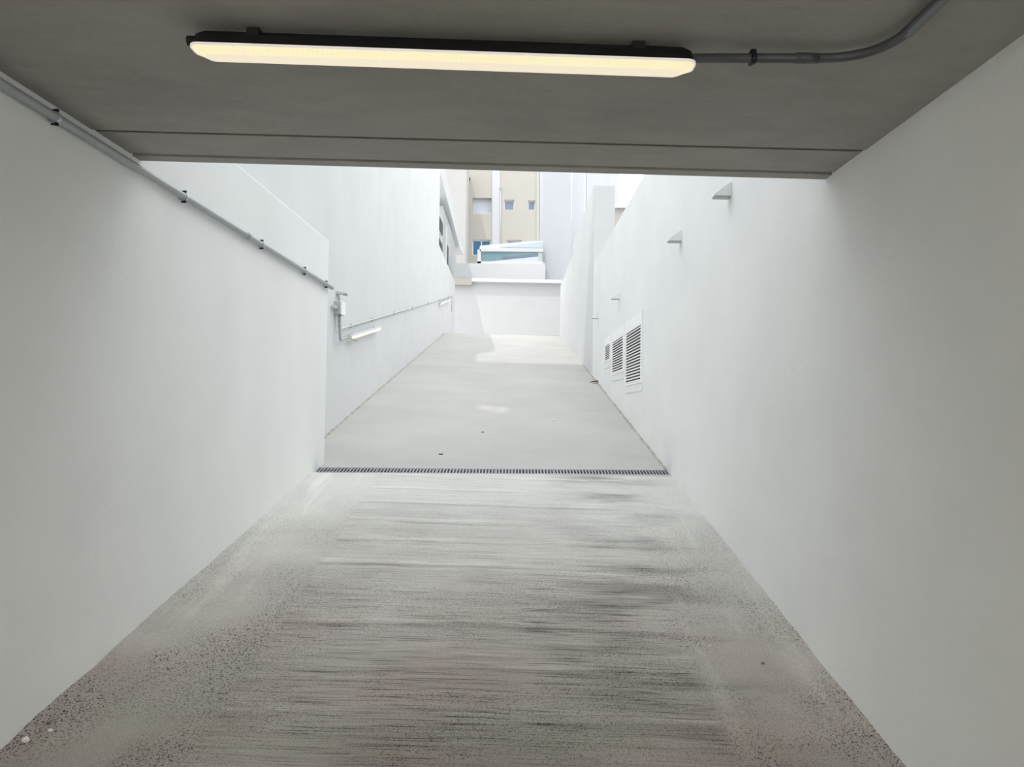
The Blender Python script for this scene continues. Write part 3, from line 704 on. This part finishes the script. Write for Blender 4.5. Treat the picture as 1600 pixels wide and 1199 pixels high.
hs = [hole(738, 768, 309.5, 334.5, YH2), hole(787.5, 803.5, 312.5, 328.5, YH2), hole(825, 836.5, 313.5, 328.5, YH2), hole(737.5, 766.5, 375, 399, YH2), hole(792, 815, 375.5, 395, YH2)]
x0, x1 = at(728.5, 300, YH2).x, at(848, 300, YH2).x
bm = bmesh.new(); facade(bm, x0, x1, ZC-0.3, 18.0, YH2, 0.38, hs)
def quadface(bm, *p): bm.faces.new([bm.verts.new(v) for v in p])
quadface(bm, (x1, YH2, ZC-0.3), (x1, YH2+5, ZC-0.3), (x1, YH2+5, 18), (x1, YH2, 18)); quadface(bm, (x0, YH2, 18), (x1, YH2, 18), (x1, YH2+5, 18), (x0, YH2+5, 18))
build('wall', bm, MT['beige'], bb)
def window(h, m, mull, dep=0.3, fr=0.05):
    a, b, c, d = h; y = YH2+dep; bm = bmesh.new()
    box(bm, a, a+fr, y, y+0.06, c, d); box(bm, b-fr, b, y, y+0.06, c, d); box(bm, a+fr, b-fr, y, y+0.06, c, c+fr); box(bm, a+fr, b-fr, y, y+0.06, d-fr, d)
    for k in mull: box(bm, a+(b-a)*k-fr/2, a+(b-a)*k+fr/2, y, y+0.06, c+fr, d-fr)
    f = build('window', bm, MT['frame'], bb)
    build('pane', B(a+fr, b-fr, y+0.02, y+0.04, c+fr, d-fr), MT[m], f)
window(hs[0], 'paleblue', (), 0.34, 0.03); window(hs[1], 'greyblue', (), 0.12, 0.05); window(hs[2], 'greyblue', (), 0.12, 0.05); window(hs[3], 'blueglass', (0.5,), 0.12, 0.06); window(hs[4], 'greyblue', (), 0.12, 0.05)
bm = bmesh.new(); rect(bm, 769, 781, 262, 400, YH2-0.04, 0.06); build('pale_strip', bm, MT['coolwhite'], bb)
bm = bmesh.new(); rect(bm, 838.5, 842, 240, 400, YH2-0.05, 0.08); rect(bm, 845, 848, 240, 400, YH2-0.05, 0.08); build('corner_strip', bm, MT['cream'], bb)
a, b_ = at(782.3, 296, YH2-0.08), at(782.3, 400, YH2-0.08)
build('pipe', T([b_, a], 0.022, 10), MT['pipe_pale'], bb, smooth=True)
build('pipe_cap', T([a, a+Vector((0, 0, 0.11))], 0.045, 10), MT['pipe'], bb)
bm = bmesh.new(); rect(bm, 729.5, 734.5, 277.4, 280.4, YH2-0.25, 0.2); build('floodlight', bm, MT['darkopen'], bb)

# neighbour on the left with sloping slab edge -------------------------
nb = thing('grey_building', 'shaded grey building with a sloping white slab edge above the left wall', 'building', (-3.2, 31, ZC))
bm = bmesh.new(); box(bm, -5.5, -2.80, 27.95, 34.5, ZC-0.1, 7.5); build('wall', bm, MT['greyrender'], nb)
def onx(px, py, X): d = ray(px, py); return d*(X/d.x)
def panel(px0, px1, ya, yb, X, th):
    a, b, c, d = onx(px0, yb, X), onx(px1, yb+ (1.9)*(px1-px0)*0, X), onx(px1, ya, X), onx(px0, ya, X)
    bm = bmesh.new(); y0, y1, z0, z1 = a.y, b.y, min(a.z, b.z), max(c.z, d.z); box(bm, X-th, X+0.01, y0, y1, z0, z1); return bm
build('opening', panel(686.5, 691.5, 350, 357, -2.795, 0.02), MT['darkopen'], nb)
build('opening', panel(685, 691, 383, 389, -2.795, 0.02), MT['darkopen'], nb)
build('opening', panel(697.6, 700, 386, 425, -2.795, 0.02), MT['darkopen'], nb)
build('post', panel(695.6, 697.4, 353, 430, -2.77, 0.03), MT['frame'], nb)
X = -2.66; bm = bmesh.new()
prism(bm, [Vector((X, p.y, p.z)) for p in (onx(684, 255, X), onx(693, 255, X), onx(725.5, 399, X), onx(718.5, 388, X))], (-1.2, 0, 0))
build('slab_edge', bm, MT['frame'], nb)
nw = thing('white_building', 'narrow white building between the slab edge and the beige building', 'building', (-4, 40.5, ZC))
box_ = B(-7.5, -2.75, 39.5, 41.6, ZC-0.1, 13.1); build('wall', box_, MT['cream'], nw)
